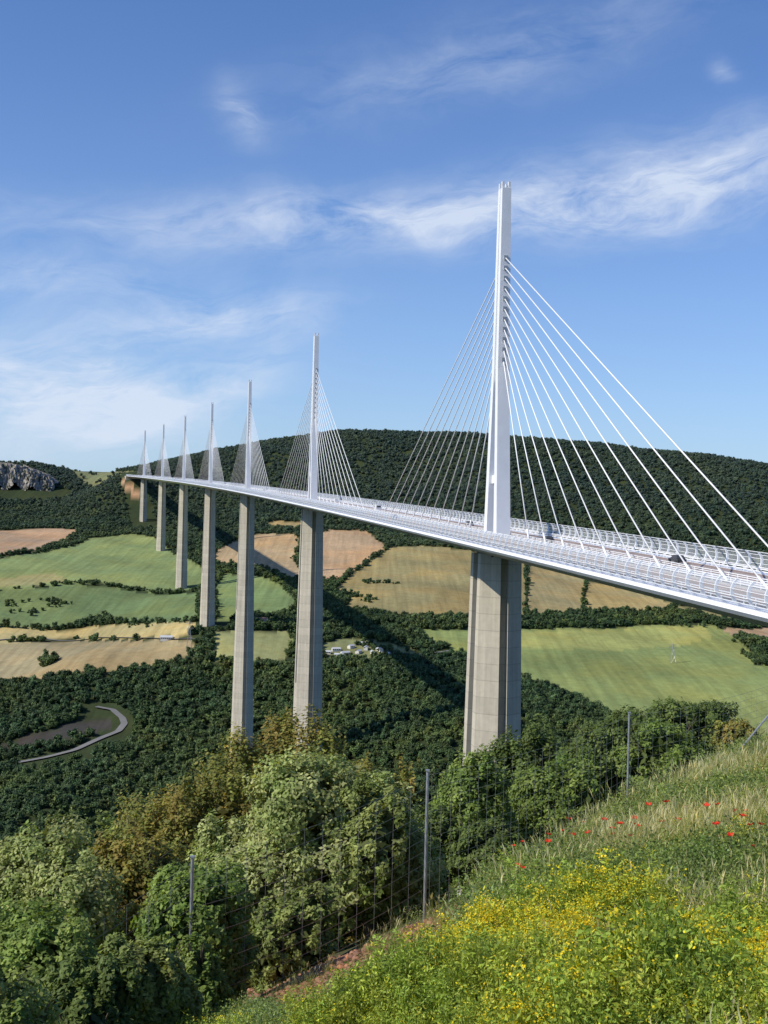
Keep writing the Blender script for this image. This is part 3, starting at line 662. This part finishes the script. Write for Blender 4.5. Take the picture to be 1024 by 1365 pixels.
d.obj('posts',[M_galv],fence)
d=B()
for a,b_,ta,tb_ in zip(PBe[:-1],PBe[1:],tops[:-1],tops[1:]):
    for f_ in np.linspace(.06,.97,12):
        for k in range(6):
            t0,t1=k/6,(k+1)/6; A0=a+(ta-a)*f_; B0=b_+(tb_-b_)*f_; sag=lambda t:-.12*4*t*(1-t)
            d.tube(A0+(B0-A0)*t0+[0,0,sag(t0)],A0+(B0-A0)*t1+[0,0,sag(t1)],.003,k=3)
    L=np.linalg.norm(b_-a)
    for t in np.arange(.3/L,1,.3/L):
        p0=a+(b_-a)*t; p1=ta+(tb_-ta)*t; d.tube(p0+[0,0,.0],p1-[0,0,.06+.12*4*t*(1-t)],.002,k=3)
d.obj('wire_mesh',[M_galv],fence)

# ------------------------------------------------------------------ campsite cabins, farm buildings
M_wall=simple('render_wall_mat',(.66,.63,.56),.8,0,.06,.5); M_roof=simple('tile_roof_mat',(.36,.19,.12),.85,0,.15,.8); M_roofg=simple('grey_roof_mat',(.5,.51,.52),.6,0,.08,.5)
def house(name,px,py,L,Wd,h,rot,roof):
    x,y=hit(px,py); z=float(H(x,y)[0]); e=empty(name)
    c,s_=math.cos(rot),math.sin(rot); P=lambda a,b_,k:np.array([x+a*c-b_*s_,y+a*s_+b_*c,z+k])
    d=B(); d.loft([[P(-L,-Wd,k),P(L,-Wd,k),P(L,Wd,k),P(-L,Wd,k)] for k in (-1.5,h)],0)
    for sg in (-1,1): d.face([P(sg*L,-Wd,h),P(sg*L,Wd,h),P(sg*L,0,h+Wd*.55)],0)
    d.obj('walls',[M_wall],e)
    d=B(); o=.4
    for sg in (-1,1): d.loft([[P(a,sg*(Wd+o),h-.2+k),P(a,0,h+Wd*.55+.05+k)] for a,k in ((-L-o,0.05),(L+o,0.05))],0,cap=False,closed=False)
    d.obj('roof',[roof],e)
    d=B(); nw=max(2,int(L))
    for i in range(nw):
        a=-L+(i+.5)*2*L/nw
        for sg in (-1,1): d.face([P(a-.5,sg*(Wd+.02),h*.4),P(a+.5,sg*(Wd+.02),h*.4),P(a+.5,sg*(Wd+.02),h*.8),P(a-.5,sg*(Wd+.02),h*.8)],0)
    d.box(P(L+.02,0,1),(.03,.5,1)); d.obj('windows_and_door',[M_dark],e)
for k,(a,b_) in enumerate([(436,872),(448,868),(460,873),(468,864),(478,871),(488,866),(497,872),(506,868),(515,874),(483,860),(452,876)]):
    house('holiday_cabin',a,b_,3.6+.6*(k%3),2,2.5,.3*k,M_roofg)
house('farmhouse',348,832,7,4,5,.2,M_roof); house('farmhouse',222,853,6,3,3,0.1,M_roofg)
def etower(px,py,h):
    x,y=hit(px,py); z=float(H(x,y)[0]); d=B(); lv=[(0,2.6),(.35,1.7),(.7,.8),(1,.25)]
    cs=lambda f_,w:[np.array([x+a*w,y+b_*w,z+h*f_]) for a,b_ in ((-1,-1),(1,-1),(1,1),(-1,1))]
    for (f0,w0),(f1,w1) in zip(lv[:-1],lv[1:]):
        A0,A1=cs(f0,w0),cs(f1,w1)
        for i in range(4): d.tube(A0[i],A1[i],.12,k=4); d.tube(A0[i],A1[(i+1)%4],.07,k=4); d.tube(A1[i],A1[(i+1)%4],.07,k=4)
    for f_,w in ((.75,4.5),(.9,3.5)): d.tube((x-w,y,z+h*f_),(x+w,y,z+h*f_),.12,k=4); d.tube((x-w,y,z+h*f_),(x,y,z+h*(f_+.06)),.08,k=4); d.tube((x+w,y,z+h*f_),(x,y,z+h*(f_+.06)),.08,k=4)
    d.obj('electricity_pylon',[M_galv])
etower(252,868,30); etower(897,884,20)

# ------------------------------------------------------------------ sky, sun, camera
w=bpy.data.worlds.new('World'); sc.world=w; w.use_nodes=True; nt=w.node_tree; nt.nodes.clear()
sky=nt.nodes.new('ShaderNodeTexSky'); sky.sky_type='NISHITA'; sky.sun_disc=False; sky.sun_elevation=SUN_EL
sd=np.array([-math.cos(SUN_BACK)*math.cos(SUN_EL),-math.sin(SUN_BACK)*math.cos(SUN_EL),math.sin(SUN_EL)])
sky.sun_rotation=math.atan2(sd[0],sd[1]); sky.altitude=600; sky.air_density=1.0; sky.dust_density=.9; sky.ozone_density=3
tc=nt.nodes.new('ShaderNodeTexCoord'); sx=nt.nodes.new('ShaderNodeSeparateXYZ'); nt.links.new(tc.outputs['Generated'],sx.inputs[0])
azn=math_(nt,'ARCTAN2',sx.outputs[0],sx.outputs[1]); eln=math_(nt,'ARCSINE',sx.outputs[2])
def comb(a,b_):
    c=nt.nodes.new('ShaderNodeCombineXYZ')
    for i,v in enumerate((a,b_)): nt.links.new(v,c.inputs[i])
    return c.outputs[0]
wv=comb(math_(nt,'MULTIPLY',azn,5),math_(nt,'MULTIPLY',eln,9)); warp=math_(nt,'SUBTRACT',noise(nt,1.5,4,wv),.5)
tilt=math_(nt,'ADD',eln,math_(nt,'MULTIPLY',azn,-.12))
nv=comb(math_(nt,'MULTIPLY',azn,9),math_(nt,'MULTIPLY',math_(nt,'ADD',tilt,math_(nt,'MULTIPLY',warp,.06)),36)); n1=noise(nt,1,6,nv,.68,.5)
n2=noise(nt,1.0,4,comb(math_(nt,'MULTIPLY',azn,7),math_(nt,'MULTIPLY',tilt,11)),.6,.8)
tex=math_(nt,'ADD',math_(nt,'MULTIPLY',n1,.55),math_(nt,'MULTIPLY',n2,.45))
CL=[(560,292,420,34,3,1.05),(910,235,210,48,8,.95),(650,80,250,45,12,.36),(40,515,170,70,-4,1.1),(170,548,150,30,14,1.05),(280,432,140,28,8,.85),(322,155,34,22,-40,.5),(966,92,16,11,-20,.5),(131,488,20,11,0,.8),(90,372,200,30,0,.45),(330,500,80,26,35,.5)]
tot=None
for px,py,rx,ry,an,wt in CL:
    u,v=ray(px,py); a0=math.atan(u); e0=math.atan(v*math.cos(a0)); ca,sa=math.cos(math.radians(an)),math.sin(math.radians(an))
    da=math_(nt,'SUBTRACT',azn,a0); de=math_(nt,'ADD',math_(nt,'SUBTRACT',eln,e0),math_(nt,'MULTIPLY',warp,.05))
    p1=math_(nt,'MULTIPLY',math_(nt,'ADD',math_(nt,'MULTIPLY',da,ca),math_(nt,'MULTIPLY',de,sa)),F/rx)
    p2=math_(nt,'MULTIPLY',math_(nt,'SUBTRACT',math_(nt,'MULTIPLY',de,ca),math_(nt,'MULTIPLY',da,sa)),F/ry)
    r2=math_(nt,'ADD',math_(nt,'MULTIPLY',p1,p1),math_(nt,'MULTIPLY',p2,p2))
    g_=math_(nt,'MULTIPLY',math_(nt,'EXPONENT',math_(nt,'MULTIPLY',r2,-1.0)),wt)
    tot=g_ if tot is None else math_(nt,'ADD',tot,g_)
tot=math_(nt,'MINIMUM',tot,1.15)
den=math_(nt,'MULTIPLY',tot,remap(nt,tex,.38,.63,.0,1.0)); den=math_(nt,'MINIMUM',den,.82)
skyc=mixc(nt,1.0,sky.outputs[0],(.72,1.02,1.46),'MULTIPLY')
haze=math_(nt,'MULTIPLY',math_(nt,'EXPONENT',math_(nt,'MULTIPLY',math_(nt,'MAXIMUM',eln,0.0),-7.0)),.66)
skyc=mixc(nt,haze,skyc,(5.8,7.3,8.9))
cc=mixc(nt,den,skyc,(7.2,8.0,9.4))
bg=nt.nodes.new('ShaderNodeBackground'); bg.inputs[1].default_value=.1; nt.links.new(cc,bg.inputs[0]); wo=nt.nodes.new('ShaderNodeOutputWorld'); nt.links.new(bg.outputs[0],wo.inputs[0])
sl=bpy.data.lights.new('sun','SUN'); sl.energy=4.7; sl.angle=math.radians(.5); sl.color=(1,.93,.80); so=bpy.data.objects.new('sun',sl); COL.objects.link(so)
so.rotation_euler=Vector(sd).to_track_quat('Z','Y').to_euler()
cam=bpy.data.cameras.new('camera'); cam.sensor_fit='VERTICAL'; cam.sensor_height=36; cam.lens=36*F/1365; cam.clip_start=.1; cam.clip_end=30000
co=bpy.data.objects.new('camera',cam); COL.objects.link(co); co.matrix_world=Matrix.Rotation(math.pi/2,4,'X')@Matrix.Rotation(ROLL,4,'Z')
sc.camera=co
sc.view_settings.view_transform='Standard'; sc.view_settings.look='None'; sc.view_settings.exposure=0
